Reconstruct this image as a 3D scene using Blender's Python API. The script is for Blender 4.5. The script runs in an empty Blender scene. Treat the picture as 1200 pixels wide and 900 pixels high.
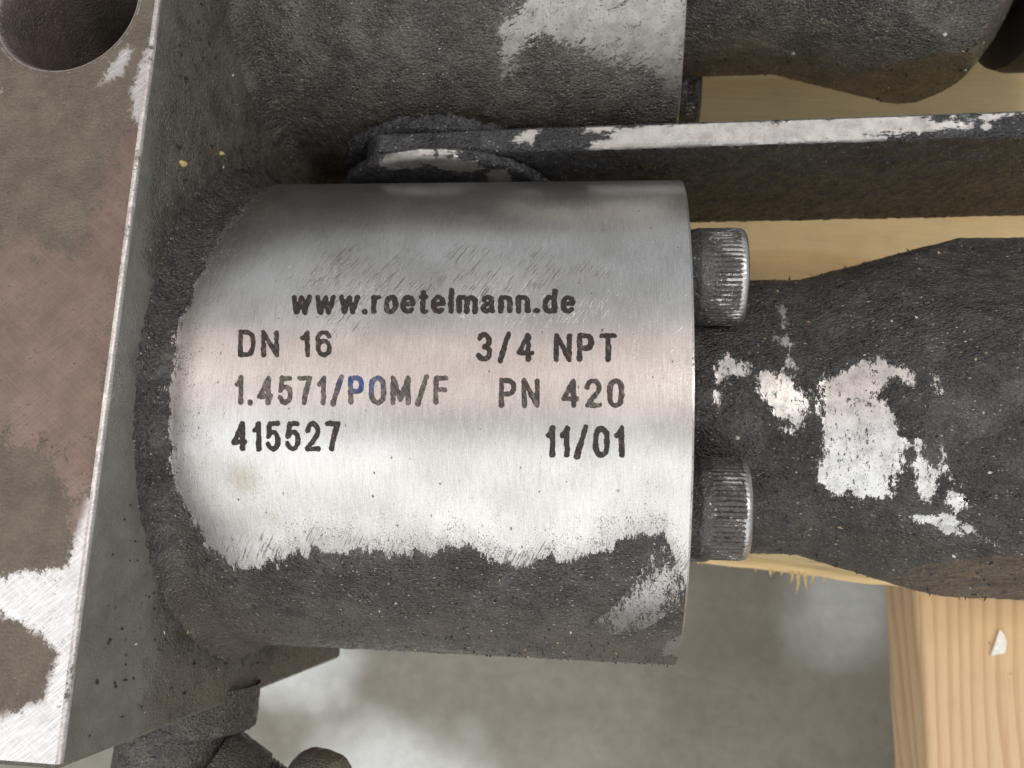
import bpy, bmesh, math, random
import numpy as np
from mathutils import Matrix, Vector, Euler

MM = 0.001
R_ = math.radians
random.seed(7)
rng = np.random.default_rng(7)
scene = bpy.context.scene
col = scene.collection

# ------------------------------------------------------------------ camera
cam_d = bpy.data.cameras.new('camera')
cam = bpy.data.objects.new('camera', cam_d)
col.objects.link(cam)
CAM = Vector((-7.5827, -17.9564, 119.2279)) * MM
rx, ry, rz = 0.1914, 0.1243, 0.0386
cam.matrix_world = Matrix.Translation(CAM) @ Euler((rx, ry, rz), 'XYZ').to_matrix().to_4x4()
cam_d.sensor_width = 36.0
cam_d.lens = 36.0 * 982.96 / 1200.0
cam_d.clip_start = 0.005
cam_d.clip_end = 20.0
cam_d.dof.use_dof = True
cam_d.dof.focus_distance = 0.091
cam_d.dof.aperture_fstop = 50.0
scene.camera = cam

# ------------------------------------------------------------------ light
world = bpy.data.worlds.new('World')
scene.world = world
world.use_nodes = True
bg = world.node_tree.nodes['Background']
bg.inputs[0].default_value = (0.93, 0.97, 1.0, 1)
bg.inputs[1].default_value = 0.55


def area(name, loc, target, sx, sy, radiance, color=(1, 1, 1)):
    d = bpy.data.lights.new(name, 'AREA')
    d.shape = 'RECTANGLE'
    d.size, d.size_y = sx * MM, sy * MM
    d.energy = radiance * math.pi * d.size * d.size_y
    d.color = color
    o = bpy.data.objects.new(name, d)
    col.objects.link(o)
    o.location = Vector(loc) * MM
    o.rotation_euler = (Vector(target) - Vector(loc)).to_track_quat('-Z', 'Y').to_euler()
    return o


area('window_light', (20, -460, 330), (0, -10, 0), 900, 830, 0.98, (1.0, 0.99, 0.95))
area('hall_light', (320, 70, 500), (0, 0, 0), 90, 90, 32.0, (1.0, 0.97, 0.91))
area('added_pink_glow', (0, 62, 350), (0, 0, 30), 700, 235, 0.56, (1.0, 0.68, 0.55))  # added pink lamp, mirrored in the steel in place of a hand overhead
area('side_window', (-460, -90, 360), (-40, -10, 0), 380, 380, 1.5, (0.98, 0.99, 1.0))

scene.view_settings.view_transform = 'Standard'
scene.view_settings.look = 'None'
scene.view_settings.exposure = 0.0
scene.view_settings.gamma = 1.0
scene.render.engine = 'CYCLES'
scene.cycles.use_denoising = True
scene.cycles.max_bounces = 4


# ------------------------------------------------------------------ numpy noise
def _hash(ix, iy, iz, seed):
    h = (ix.astype(np.uint32) * np.uint32(374761393) + iy.astype(np.uint32) * np.uint32(668265263)
         + iz.astype(np.uint32) * np.uint32(2147483647) + np.uint32((seed * 974634777) & 0xffffffff))
    h = (h ^ (h >> np.uint32(13))) * np.uint32(1274126177)
    h = h ^ (h >> np.uint32(16))
    h = h * np.uint32(2246822519)
    h = h ^ (h >> np.uint32(15))
    return h.astype(np.float64) / 4294967295.0


def vnoise(P, seed=0):
    i = np.floor(P).astype(np.int64)
    f = P - i
    f = f * f * f * (f * (f * 6 - 15) + 10)
    out = 0
    for dx in (0, 1):
        wx = f[:, 0] if dx else 1 - f[:, 0]
        for dy in (0, 1):
            wy = f[:, 1] if dy else 1 - f[:, 1]
            for dz in (0, 1):
                wz = f[:, 2] if dz else 1 - f[:, 2]
                out = out + wx * wy * wz * _hash(i[:, 0] + dx, i[:, 1] + dy, i[:, 2] + dz, seed)
    return out * 2 - 1


def fbm(P, freq, octs=4, seed=0, gain=0.5):
    a, s, t = 1.0, 0, 0
    for k in range(octs):
        s = s + a * vnoise(P * freq + 37.7 * k, seed + k)
        t += a
        a *= gain
        freq = freq * 2.03
    return s / t * 1.6


def sstep(a, b, x):
    t = np.clip((x - a) / (b - a), 0, 1)
    return t * t * (3 - 2 * t)


def sd_poly(u, v, poly):
    """signed distance to a polygon in surface millimetres, positive inside"""
    d = np.full(u.shape, 1e18)
    inside = np.zeros(u.shape, bool)
    n = len(poly)
    for i in range(n):
        ax, ay = poly[i]
        bx, by = poly[(i + 1) % n]
        ex, ey = bx - ax, by - ay
        L = ex * ex + ey * ey + 1e-12
        t = np.clip(((u - ax) * ex + (v - ay) * ey) / L, 0, 1)
        d = np.minimum(d, (u - ax - t * ex) ** 2 + (v - ay - t * ey) ** 2)
        c = ((ay > v) != (by > v)) & (u < (bx - ax) * (v - ay) / ((by - ay) if by != ay else 1e-12) + ax)
        inside ^= c
    d = np.sqrt(d)
    return np.where(inside, d, -d)


def sd_line(u, v, pts, w):
    """positive within w of a polyline"""
    d = np.full(u.shape, 1e18)
    for (ax, ay), (bx, by) in zip(pts[:-1], pts[1:]):
        ex, ey = bx - ax, by - ay
        t = np.clip(((u - ax) * ex + (v - ay) * ey) / (ex * ex + ey * ey + 1e-12), 0, 1)
        d = np.minimum(d, (u - ax - t * ex) ** 2 + (v - ay - t * ey) ** 2)
    return w - np.sqrt(d)


# ------------------------------------------------------------------ mesh building (millimetres in, metres out)
class MB:
    def __init__(self):
        self.v, self.f, self.n, self.a = [], [], 0, {}

    def add(self, verts, faces, **attr):
        verts = np.asarray(verts, float).reshape(-1, 3)
        k = len(verts)
        for name in set(attr) | set(self.a):
            lst = self.a.setdefault(name, [np.zeros(self.n)] if self.n else [])
            val = attr.get(name, 0.0)
            lst.append(np.broadcast_to(np.asarray(val, float), (k,)).copy())
        self.v.append(verts)
        if isinstance(faces, np.ndarray):
            self.f.append(faces + self.n)
        else:
            for q in faces:
                self.f.append(np.array([q]) + self.n)
        self.n += k

    def grid(self, X, wrap=False, flip=False, keep=None, **attr):
        nu, nv = X.shape[:2]
        idx = np.arange(nu * nv).reshape(nu, nv)
        if wrap:
            idx = np.concatenate([idx, idx[:, :1]], 1)
        q = np.stack([idx[:-1, :-1], idx[1:, :-1], idx[1:, 1:], idx[:-1, 1:]], -1).reshape(-1, 4)
        if flip:
            q = q[:, ::-1]
        if keep is not None:
            q = q[keep.reshape(-1)]
        self.add(X.reshape(-1, 3), q, **{k: np.asarray(v).reshape(-1) if np.ndim(v) else v for k, v in attr.items()})

    def box(self, a, b, **attr):
        x0, y0, z0 = a
        x1, y1, z1 = b
        v = [(x0, y0, z0), (x1, y0, z0), (x1, y1, z0), (x0, y1, z0), (x0, y0, z1), (x1, y0, z1), (x1, y1, z1), (x0, y1, z1)]
        f = np.array([(0, 3, 2, 1), (4, 5, 6, 7), (0, 1, 5, 4), (1, 2, 6, 5), (2, 3, 7, 6), (3, 0, 4, 7)])
        self.add(v, f, **attr)

    def build(self, name, mat, parent=None, origin=(0, 0, 0), smooth=True, label=None, kind=None):
        V = (np.concatenate(self.v) - np.array(origin)) * MM
        me = bpy.data.meshes.new(name)
        me.vertices.add(len(V))
        me.vertices.foreach_set('co', V.ravel())
        loops = np.concatenate([f.ravel() for f in self.f])
        sizes = np.concatenate([np.full(len(f), f.shape[1]) for f in self.f])
        starts = np.concatenate([[0], np.cumsum(sizes)[:-1]])
        me.loops.add(len(loops))
        me.loops.foreach_set('vertex_index', loops.astype(np.int32))
        me.polygons.add(len(sizes))
        me.polygons.foreach_set('loop_start', starts.astype(np.int32))
        me.polygons.foreach_set('loop_total', sizes.astype(np.int32))
        me.polygons.foreach_set('use_smooth', np.full(len(sizes), smooth))
        for k, lst in self.a.items():
            at = me.attributes.new(k, 'FLOAT', 'POINT')
            at.data.foreach_set('value', np.concatenate(lst).astype(np.float32))
        me.update(calc_edges=True)
        me.validate()
        me.materials.append(mat)
        if smooth:
            me.set_sharp_from_angle(angle=R_(40))
        o = bpy.data.objects.new(name, me)
        col.objects.link(o)
        if parent is not None:
            o.parent = parent
        else:
            o.location = Vector(origin) * MM
        if label:
            o['label'] = label
        if kind:
            o['kind'] = kind
        return o


def thing(name, label, cat, loc=(0, 0, 0), group=None):
    o = bpy.data.objects.new(name, None)
    o.empty_display_size = 0.01
    col.objects.link(o)
    o.location = Vector(loc) * MM
    o['label'] = label
    o['category'] = cat
    if group:
        o['group'] = group
    return o


def tag(o, label, cat, group=None):
    o['label'] = label
    o['category'] = cat
    if group:
        o['group'] = group
    return o


# ------------------------------------------------------------------ node helper
class G:
    """small wrapper: sockets in, sockets out; coordinates in millimetres"""

    def __init__(self, name):
        self.mat = bpy.data.materials.new(name)
        self.mat.use_nodes = True
        self.nt = self.mat.node_tree
        self.b = self.nt.nodes['Principled BSDF']
        tc = self.nt.nodes.new('ShaderNodeTexCoord')
        self.P = self.vm('MULTIPLY', tc.outputs['Object'], (1000, 1000, 1000))

    def _in(self, sock, v):
        if hasattr(v, 'is_linked') or isinstance(v, bpy.types.NodeSocket):
            self.nt.links.new(v, sock)
        elif isinstance(v, (tuple, list)) and len(v) == 3 and sock.type == 'RGBA':
            sock.default_value = (*v, 1)
        else:
            sock.default_value = v

    def m(self, op, a, b=0.0, c=0.0, clamp=False):
        n = self.nt.nodes.new('ShaderNodeMath')
        n.operation = op
        n.use_clamp = clamp
        for s, v in zip(n.inputs, (a, b, c)):
            self._in(s, v)
        return n.outputs[0]

    def add(self, *a):
        r = a[0]
        for x in a[1:]:
            r = self.m('ADD', r, x)
        return r

    def mul(self, *a):
        r = a[0]
        for x in a[1:]:
            r = self.m('MULTIPLY', r, x)
        return r

    def vm(self, op, a, b):
        n = self.nt.nodes.new('ShaderNodeVectorMath')
        n.operation = op
        self._in(n.inputs[0], a)
        self._in(n.inputs[1], b)
        return n.outputs[0]

    def attr(self, name):
        n = self.nt.nodes.new('ShaderNodeAttribute')
        n.attribute_name = name
        return n.outputs['Fac']

    def noise(self, scale, detail=3.0, rough=0.55, stretch=None, vec=None, rot=None, dist=0.0):
        v = vec or self.P
        if rot:
            n = self.nt.nodes.new('ShaderNodeVectorRotate')
            n.rotation_type = 'EULER_XYZ'
            self._in(n.inputs['Vector'], v)
            n.inputs['Rotation'].default_value = rot
            v = n.outputs[0]
        if stretch:
            v = self.vm('MULTIPLY', v, stretch)
        n = self.nt.nodes.new('ShaderNodeTexNoise')
        self._in(n.inputs['Vector'], v)
        n.inputs['Scale'].default_value = scale
        n.inputs['Detail'].default_value = detail
        n.inputs['Roughness'].default_value = rough
        n.inputs['Distortion'].default_value = dist
        return self.m('SUBTRACT', n.outputs['Fac'], 0.5)      # about -0.3 .. 0.3

    def sep(self, c):
        n = self.nt.nodes.new('ShaderNodeSeparateColor')
        self._in(n.inputs[0], c)
        return n.outputs

    def vec_noise(self, scale):
        n = self.nt.nodes.new('ShaderNodeTexNoise')
        self._in(n.inputs['Vector'], self.P)
        n.inputs['Scale'].default_value = scale
        n.inputs['Detail'].default_value = 2.0
        return self.vm('SUBTRACT', n.outputs['Color'], (0.5, 0.5, 0.5))

    def voro(self, scale, feature='F1', out='Distance', stretch=None, vec=None):
        v = vec or self.P
        if stretch:
            v = self.vm('MULTIPLY', v, stretch)
        n = self.nt.nodes.new('ShaderNodeTexVoronoi')
        n.feature = feature
        self._in(n.inputs['Vector'], v)
        n.inputs['Scale'].default_value = scale
        return n.outputs[out]

    def step(self, x, a, b, lo=0.0, hi=1.0):
        n = self.nt.nodes.new('ShaderNodeMapRange')
        n.interpolation_type = 'SMOOTHSTEP'
        for s, v in zip(n.inputs, (x, a, b, lo, hi)):
            self._in(s, v)
        return n.outputs[0]

    def mixc(self, f, a, b):
        n = self.nt.nodes.new('ShaderNodeMix')
        n.data_type = 'RGBA'
        self._in(n.inputs[0], f)
        self._in(n.inputs[6], a)
        self._in(n.inputs[7], b)
        return n.outputs[2]

    def mixf(self, f, a, b):
        n = self.nt.nodes.new('ShaderNodeMix')
        n.data_type = 'FLOAT'
        self._in(n.inputs[0], f)
        self._in(n.inputs[2], a)
        self._in(n.inputs[3], b)
        return n.outputs[0]

    def set(self, **kw):
        names = dict(color='Base Color', metal='Metallic', rough='Roughness', aniso='Anisotropic', normal='Normal', spec='Specular IOR Level')
        for k, v in kw.items():
            self._in(self.b.inputs[names[k]], v)

    def bump(self, h, strength=1.0):
        n = self.nt.nodes.new('ShaderNodeBump')
        n.inputs['Strength'].default_value = strength
        n.inputs['Distance'].default_value = MM
        self._in(n.inputs['Height'], h)
        self.set(normal=n.outputs[0])


def dirt_parts(g, dark=(0.022, 0.021, 0.021), pale=(0.085, 0.078, 0.066), brown=(0.095, 0.079, 0.060), dust=0.0, glint=1.0):
    """colour, roughness and height of dried grease full of grit; dust (0..1) turns it brown"""
    n1 = g.noise(0.45, 3, 0.55)
    n2 = g.noise(3.0, 4, 0.7)
    n3 = g.noise(8.0, 2, 0.6)
    warp = g.vm('ADD', g.P, g.vm('MULTIPLY', g.vec_noise(2.0), (0.35, 0.35, 0.35)))
    va = g.voro(3.1, vec=warp, stretch=(0.75, 1.15, 1.15))
    vb = g.voro(5.2, vec=warp, stretch=(0.8, 1.1, 1.1))
    cellc = g.sep(g.voro(4.2, out='Color', vec=warp))
    tone = g.add(g.mul(n1, 0.8), g.mul(g.noise(0.14, 3, 0.6), 0.9), g.mul(n2, 0.9), g.mul(g.m('SUBTRACT', cellc[0], 0.5), 0.45))
    c = g.mixc(g.step(tone, -0.25, 0.55), dark, pale)
    d2 = g.step(g.add(dust, g.mul(n1, 0.45), g.mul(n2, 0.7), g.mul(g.m('SUBTRACT', cellc[1], 0.5), 0.3)), 0.10, 0.95)
    c = g.mixc(d2, c, brown)
    # scattered pale and glinting grains of grit
    gs = (0.7, 1.25, 1.25)
    cell = g.sep(g.voro(2.6, out='Color', vec=warp, stretch=gs))
    dist = g.voro(2.6, vec=warp, stretch=gs)
    dens = g.step(g.noise(0.3, 2), -0.2, 0.25, 0.94, 0.78)
    grain = g.mul(g.step(g.m('SUBTRACT', cell[0], dens), 0.0, 0.02), g.step(dist, 0.36, 0.18), glint)
    c = g.mixc(g.mul(grain, 0.85), c, g.mixc(cell[1], (0.38, 0.32, 0.22), (0.62, 0.61, 0.58)))
    wet = g.noise(0.8, 3, 0.6)
    rough = g.step(g.add(wet, g.mul(n3, 0.25)), -0.16, 0.16, 0.13, 0.52)
    fib = g.noise(2.2, 2, 0.5, stretch=(0.45, 1.5, 1.3))
    lump = g.noise(1.25, 2, 0.5, stretch=(0.7, 1.2, 1.2))
    vc = g.voro(1.5, vec=warp, stretch=(0.7, 1.2, 1.2))
    relief = g.step(g.noise(0.16, 3, 0.6), -0.18, 0.18, 0.45, 1.25)
    h = g.add(g.mul(n1, 0.12), g.mul(relief, g.add(g.mul(n2, 0.32), g.mul(fib, 0.16), g.mul(lump, 0.16), g.mul(va, -0.28), g.mul(vb, -0.08), g.mul(vc, -0.09))), g.mul(grain, 0.08))
    rough = g.mixf(grain, rough, 0.28)
    return c, rough, h, grain


def crust_mask(g, field='dirt', amp=1.0, streak=(1, 1, 1), bias=0.0, rot=None, soft=0.12):
    """ragged 0..1 mask from the signed field (mm, positive = dirt)"""
    f = g.add(g.attr(field), bias, g.mul(g.noise(0.7, 3, 0.6, stretch=streak, rot=rot), 2.2 * amp),
              g.mul(g.noise(2.6, 4, 0.75, stretch=streak, rot=rot), 3.0 * amp), g.mul(g.noise(8.0, 3, 0.7), 1.6 * amp))
    return g.step(f, -soft, soft)


# ------------------------------------------------------------------ materials
def mat_body():
    g = G('brushed_stainless')
    mask = crust_mask(g, 'dirt', 1.0, (1.7, 0.50, 0.60))
    scuff = g.attr('scuff')
    dc, dr, dh, grain = dirt_parts(g, dust=g.attr('dust'))
    # turning marks run round the cylinder
    br1 = g.noise(6.0, 4, 0.7, stretch=(2.2, 0.09, 0.09))
    br2 = g.noise(2.0, 3, 0.6, stretch=(1.2, 0.25, 0.25))
    big = g.noise(0.12, 2, 0.5)
    sp = g.noise(4.0, 3, 0.7, stretch=(1.6, 0.7, 0.7))
    # sooty diagonal smears and pin-head specks
    diag = g.add(g.noise(2.4, 4, 0.75, stretch=(2.4, 0.13, 0.13), rot=(0, 0, R_(31))), g.mul(g.noise(0.28, 3, 0.6), 0.45))
    smear = g.mul(g.step(g.add(diag, g.mul(scuff, 0.16)), 0.135, 0.29), g.step(scuff, 0.02, 0.5))
    scratch = g.noise(3.0, 3, 0.7, stretch=(2.6, 0.08, 0.08), rot=(0, 0, R_(30)))
    scratch2 = g.noise(2.2, 3, 0.7, stretch=(2.6, 0.07, 0.07), rot=(0, 0, R_(48)))
    cell = g.voro(0.95, out='Color', stretch=(1.0, 0.7, 0.7))
    sep = g.nt.nodes.new('ShaderNodeSeparateColor')
    g._in(sep.inputs[0], cell)
    vd = g.voro(0.95, stretch=(1.0, 0.7, 0.7))
    speck = g.mul(g.step(g.add(vd, g.mul(sp, 0.5)), g.mul(sep.outputs[1], 0.17), 0.0), g.step(sep.outputs[0], 0.45, 0.5))
    near_dirt = g.step(g.attr('dirt'), -9.0, 0.0)
    fine = g.step(g.add(g.noise(5.5, 3, 0.7, stretch=(1.2, 0.75, 0.75)), g.mul(g.noise(0.5, 2), 0.25), g.mul(near_dirt, 0.13)), 0.21, 0.26)
    stain = g.step(g.add(g.attr('stain'), g.mul(sp, 2.6)), 0.35, 1.0)
    base = g.mixc(g.step(g.add(g.mul(big, 0.6), g.mul(br1, 0.55), g.mul(br2, 0.2), g.mul(g.noise(7.0, 2, 0.7), 0.5)), -0.22, 0.22), (0.47, 0.455, 0.435), (0.72, 0.71, 0.69))
    scr = g.m('MAXIMUM', g.step(scratch, 0.15, 0.26), g.mul(g.step(scratch2, 0.19, 0.27), 0.8))
    base = g.mixc(g.mul(scr, 0.42), base, (0.22, 0.20, 0.185))
    filmy = g.mul(g.step(g.add(g.attr('dirt'), g.mul(br2, 9.0), g.mul(br1, 5.0)), -4.0, 0.5), 0.4)
    base = g.mixc(filmy, base, (0.20, 0.185, 0.17))
    base = g.mixc(g.mul(stain, 0.40), base, (0.36, 0.29, 0.17))
    marks = g.m('MAXIMUM', g.m('MAXIMUM', speck, g.mul(smear, 0.8)), g.mul(fine, 0.7))
    base = g.mixc(marks, base, (0.05, 0.04, 0.035))
    cov = g.m('MAXIMUM', mask, marks)
    rough = g.add(0.30, g.mul(br2, 0.05), g.mul(br1, 0.05))
    g.set(color=g.mixc(mask, base, dc), metal=g.m('MAXIMUM', g.m('SUBTRACT', 1.0, cov), g.mul(grain, mask, 0.8)), rough=g.mixf(mask, rough, dr), spec=0.75)
    clean_h = g.add(g.mul(br1, 0.016), g.mul(marks, -0.03), g.mul(scr, -0.008))
    g.bump(g.mixf(mask, clean_h, g.add(g.mul(dh, 0.9), 0.12)), 0.9)
    return g.mat


def mat_crusted(name, dust=None, metal_col=(0.66, 0.65, 0.63), amp=1.0, streak=(1, 1, 1), rough0=0.34, dark=(0.022, 0.021, 0.021),
                pale=(0.080, 0.075, 0.066), brown=(0.092, 0.078, 0.060), bump=1.0, glint=1.0, rot=None, pitting=0.10):
    g = G(name)
    mask = crust_mask(g, 'dirt', amp, streak, rot=rot)
    dc, dr, dh, grain = dirt_parts(g, dark, pale, brown, dust=g.attr('dust') if dust is None else dust, glint=glint)
    br = g.noise(5.0, 4, 0.7, stretch=(1.6, 0.3, 0.5))
    base = g.mixc(g.step(br, -0.25, 0.25), tuple(0.82 * c for c in metal_col), metal_col)
    pit = g.step(g.add(g.noise(5.0, 3, 0.75, stretch=(1.2, 0.8, 0.8)), g.mul(g.noise(0.8, 2), 0.35)), pitting, pitting + 0.07)
    base = g.mixc(pit, base, (0.05, 0.045, 0.04))
    haze = g.step(g.add(g.noise(0.5, 4, 0.65), g.mul(br, 0.5)), -0.15, 0.25)
    base = g.mixc(g.mul(haze, 0.75), base, tuple(0.45 * c for c in metal_col))
    g.set(color=g.mixc(mask, base, dc), metal=g.m('MAXIMUM', g.m('SUBTRACT', 1.0, g.m('MAXIMUM', mask, pit)), g.mul(grain, mask, 0.8)), rough=g.mixf(mask, g.add(rough0, g.mul(br, 0.25)), dr), spec=0.75)
    g.bump(g.mixf(mask, g.mul(br, 0.03), g.add(dh, 0.20)), bump)
    return g.mat


def mat_block():
    g = G('machined_block_steel')
    mask = crust_mask(g, 'dirt', 1.1, (1.0, 0.8, 1.0), rot=(0, 0, R_(-40)), soft=0.28)
    dc, dr, dh, grain = dirt_parts(g, dark=(0.055, 0.051, 0.044), pale=(0.145, 0.135, 0.115), brown=(0.148, 0.134, 0.110), dust=g.attr('dust'), glint=0.7)
    film = g.attr('film')
    flat = g.attr('flat')
    dc = g.mixc(g.mul(flat, 0.8), dc, g.mixc(g.step(g.add(g.noise(0.3, 4, 0.6), g.mul(g.noise(3.0, 3, 0.7), 0.6)), -0.3, 0.3), (0.080, 0.060, 0.043), (0.165, 0.125, 0.092)))
    dr = g.mixf(flat, dr, 0.62)
    dc = g.mixc(g.mul(film, 0.85), dc, g.mixc(g.step(g.noise(0.25, 3), -0.25, 0.25), (0.14, 0.137, 0.12), (0.20, 0.198, 0.18)))
    br = g.m('MAXIMUM', g.noise(2.0, 3, 0.65, stretch=(0.05, 2.2, 1.0), rot=(0, 0, R_(-40))), g.noise(2.0, 3, 0.65, stretch=(0.05, 2.2, 1.0), rot=(0, 0, R_(38))))
    br2 = g.noise(4.5, 3, 0.65, stretch=(0.12, 1.7, 1.0), rot=(0, 0, R_(-40)))
    tarn_sheen = g.attr('tarnish')
    clean = g.mixc(g.step(g.add(br2, g.mul(br, 0.6)), -0.2, 0.25), (0.50, 0.485, 0.47), (0.78, 0.77, 0.76))
    brownm = g.mixc(g.step(g.add(g.mul(br, 0.8), g.mul(g.noise(0.3, 4, 0.6), 0.9), g.mul(g.noise(3.5, 3, 0.7), 0.35)), -0.28, 0.34), (0.170, 0.122, 0.100), (0.255, 0.188, 0.158))  # pinkish reflection from overhead painted into the tarnished metal colour
    base = g.mixc(tarn_sheen, clean, brownm)
    pit = g.step(g.add(g.noise(2.4, 4, 0.75, stretch=(0.8, 1.3, 1.0)), g.mul(g.noise(0.3, 2), 0.4)), 0.17, 0.25)
    base = g.mixc(g.mul(pit, 0.85), base, (0.055, 0.042, 0.03))
    g.set(color=g.mixc(mask, base, dc), metal=g.mul(g.m('SUBTRACT', 1.0, g.m('MAXIMUM', mask, pit)), g.mixf(tarn_sheen, 1.0, 0.72)),
          rough=g.mixf(mask, g.add(g.mixf(tarn_sheen, 0.42, 0.48), g.mul(br2, 0.2)), dr), spec=0.5)
    g.bump(g.mixf(mask, g.add(g.mul(br2, 0.03), g.mul(br, 0.025), g.mul(pit, -0.03)), g.add(g.mul(dh, g.mixf(flat, g.mixf(film, 0.8, 0.12), 0.30)), 0.06)), 0.9)
    return g.mat


def mat_letter():
    g = G('etched_ink')
    n = g.noise(2.2, 4, 0.7, stretch=(1, 0.7, 0.7))
    n2 = g.noise(8.0, 2, 0.6)
    across = g.noise(2.6, 3, 0.7, stretch=(2.4, 0.12, 0.12), rot=(0, 0, R_(-35)))
    wear = g.step(g.add(n, g.mul(n2, 0.7), g.mul(across, 0.9), g.attr('fade')), 0.04, 0.36)
    blue = g.attr('blue')
    c = g.mixc(blue, g.mixc(g.step(g.attr('fade'), 0.0, 0.2), (0.030, 0.024, 0.021), (0.062, 0.054, 0.048)), (0.02, 0.055, 0.19))
    g.set(color=g.mixc(g.mul(wear, 0.55), c, (0.33, 0.28, 0.25)), metal=g.mul(wear, 0.5), rough=0.55, spec=0.3)
    return g.mat


def mat_wood(name, axis_rot, base=(0.66, 0.47, 0.25), late=(0.50, 0.30, 0.13), ring=0.16, strong=1.0, wavy=26.0):
    g = G(name)
    rot = (0, 0, axis_rot)
    warp = g.noise(0.022, 3, 0.5, stretch=(0.35, 1.0, 1.0), rot=rot)
    n = g.nt.nodes.new('ShaderNodeVectorRotate')
    n.rotation_type = 'EULER_XYZ'
    g._in(n.inputs['Vector'], g.P)
    n.inputs['Rotation'].default_value = rot
    sep = g.nt.nodes.new('ShaderNodeSeparateXYZ')
    g._in(sep.inputs[0], n.outputs[0])
    across = g.add(sep.outputs[1], g.mul(sep.outputs[2], 0.45), g.mul(warp, wavy), g.mul(g.noise(0.12, 3, 0.5, stretch=(0.06, 1, 1), rot=rot), 3.0))
    w = g.m('FRACT', g.mul(across, ring))
    band = g.mul(g.step(g.add(w, g.mul(g.noise(1.2, 3, 0.6, stretch=(0.04, 1, 1), rot=rot), 0.5)), 0.35, 0.90), g.step(w, 1.0, 0.90))
    fib = g.noise(2.2, 4, 0.65, stretch=(0.05, 1, 1), rot=rot)
    spot = g.step(g.add(g.noise(0.55, 3, 0.65, stretch=(0.8, 1, 1), rot=rot), g.mul(g.noise(0.1, 2), 0.2)), 0.20, 0.30)
    blot = g.step(g.noise(0.09, 3, 0.6), -0.05, 0.3)
    c = g.mixc(g.mul(band, 0.62 * strong), base, late)
    c = g.mixc(g.step(fib, -0.2, 0.3, 0.0, 0.35), c, tuple(x * 0.72 for x in base))
    c = g.mixc(g.mul(blot, 0.25), c, (0.45, 0.33, 0.20))
    c = g.mixc(g.mul(spot, 0.6), c, (0.17, 0.10, 0.05))
    g.set(color=c, rough=0.72, spec=0.25)
    g.bump(g.add(g.mul(fib, 0.35), g.mul(band, 0.12)), 0.8)
    return g.mat


def mat_floor():
    g = G('worn_concrete')
    n1 = g.noise(0.03, 4, 0.6)
    n2 = g.noise(0.3, 4, 0.6)
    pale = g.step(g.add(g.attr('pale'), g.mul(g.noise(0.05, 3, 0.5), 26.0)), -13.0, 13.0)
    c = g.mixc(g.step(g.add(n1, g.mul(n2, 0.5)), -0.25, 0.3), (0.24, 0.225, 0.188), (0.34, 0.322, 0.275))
    c = g.mixc(pale, c, g.mixc(g.step(n2, -0.2, 0.3), (0.72, 0.74, 0.72), (0.60, 0.62, 0.60)))  # bright lit spots of the floor put into its colour as pale patches
    g.set(color=c, rough=0.6, spec=0.3)
    g.bump(g.mul(n2, 0.5), 0.5)
    return g.mat


def mat_plain(name, c, rough=0.6, metal=0.0):
    g = G(name)
    n = g.noise(2.0, 3)
    g.set(color=g.mixc(g.step(n, -0.3, 0.3), tuple(x * 0.75 for x in c), tuple(min(1, x * 1.2) for x in c)), rough=rough, metal=metal)
    return g.mat


def mat_grit():
    g = G('loose_grit')
    n = g.nt.nodes.new('ShaderNodeNewGeometry')
    r = n.outputs['Random Per Island']
    c = g.mixc(g.step(r, 0.80, 0.82), (0.024, 0.022, 0.020), (0.10, 0.08, 0.055))
    c = g.mixc(g.step(r, 0.90, 0.91), c, (0.40, 0.31, 0.16))
    c = g.mixc(g.step(r, 0.96, 0.965), c, (0.62, 0.60, 0.55))
    g.set(color=c, rough=0.55)
    return g.mat


M_BODY = mat_body()
M_FAR = mat_crusted('greasy_steel', amp=0.9, streak=(0.45, 1.6, 1.2), rot=(0, 0, R_(-24)), metal_col=(0.50, 0.49, 0.45), rough0=0.55, dark=(0.036, 0.034, 0.030), pale=(0.14, 0.13, 0.11), brown=(0.125, 0.11, 0.085))
M_ZINC = mat_crusted('greasy_zinc', amp=1.0, streak=(1.3, 0.6, 0.6), metal_col=(0.74, 0.73, 0.71), rough0=0.36)
M_LEVER = mat_crusted('greasy_bar_zinc', amp=0.8, streak=(0.5, 1.2, 1.2), metal_col=(0.72, 0.71, 0.69), dark=(0.016, 0.017, 0.020), pale=(0.062, 0.064, 0.070), rough0=0.5, bump=0.8, pitting=0.12, brown=(0.045, 0.042, 0.040))
M_SCREW = mat_crusted('greasy_screw_steel', amp=0.7, metal_col=(0.6, 0.59, 0.57), rough0=0.38, bump=0.35)
M_BLOCK = mat_block()
M_LETTER = mat_letter()
M_PLANK = mat_wood('pine_plank', R_(4.5), base=(0.88, 0.67, 0.36), late=(0.74, 0.47, 0.20), ring=0.07, strong=0.8)
M_STRINGER = mat_wood('pine_stringer', R_(-88), base=(0.74, 0.54, 0.335), late=(0.50, 0.285, 0.15), ring=0.42, strong=0.9, wavy=8.0)
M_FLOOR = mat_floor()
M_GRIT = mat_grit()
M_RUBBER = mat_plain('black_rubber', (0.012, 0.012, 0.012), 0.6)
M_CHIP = mat_plain('white_plastic', (0.85, 0.86, 0.88), 0.4)
M_WOODCHIP = mat_plain('dry_sawdust', (0.55, 0.42, 0.18), 0.8)
M_SPLINT = mat_plain('torn_pine', (0.80, 0.58, 0.26), 0.7)

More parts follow.
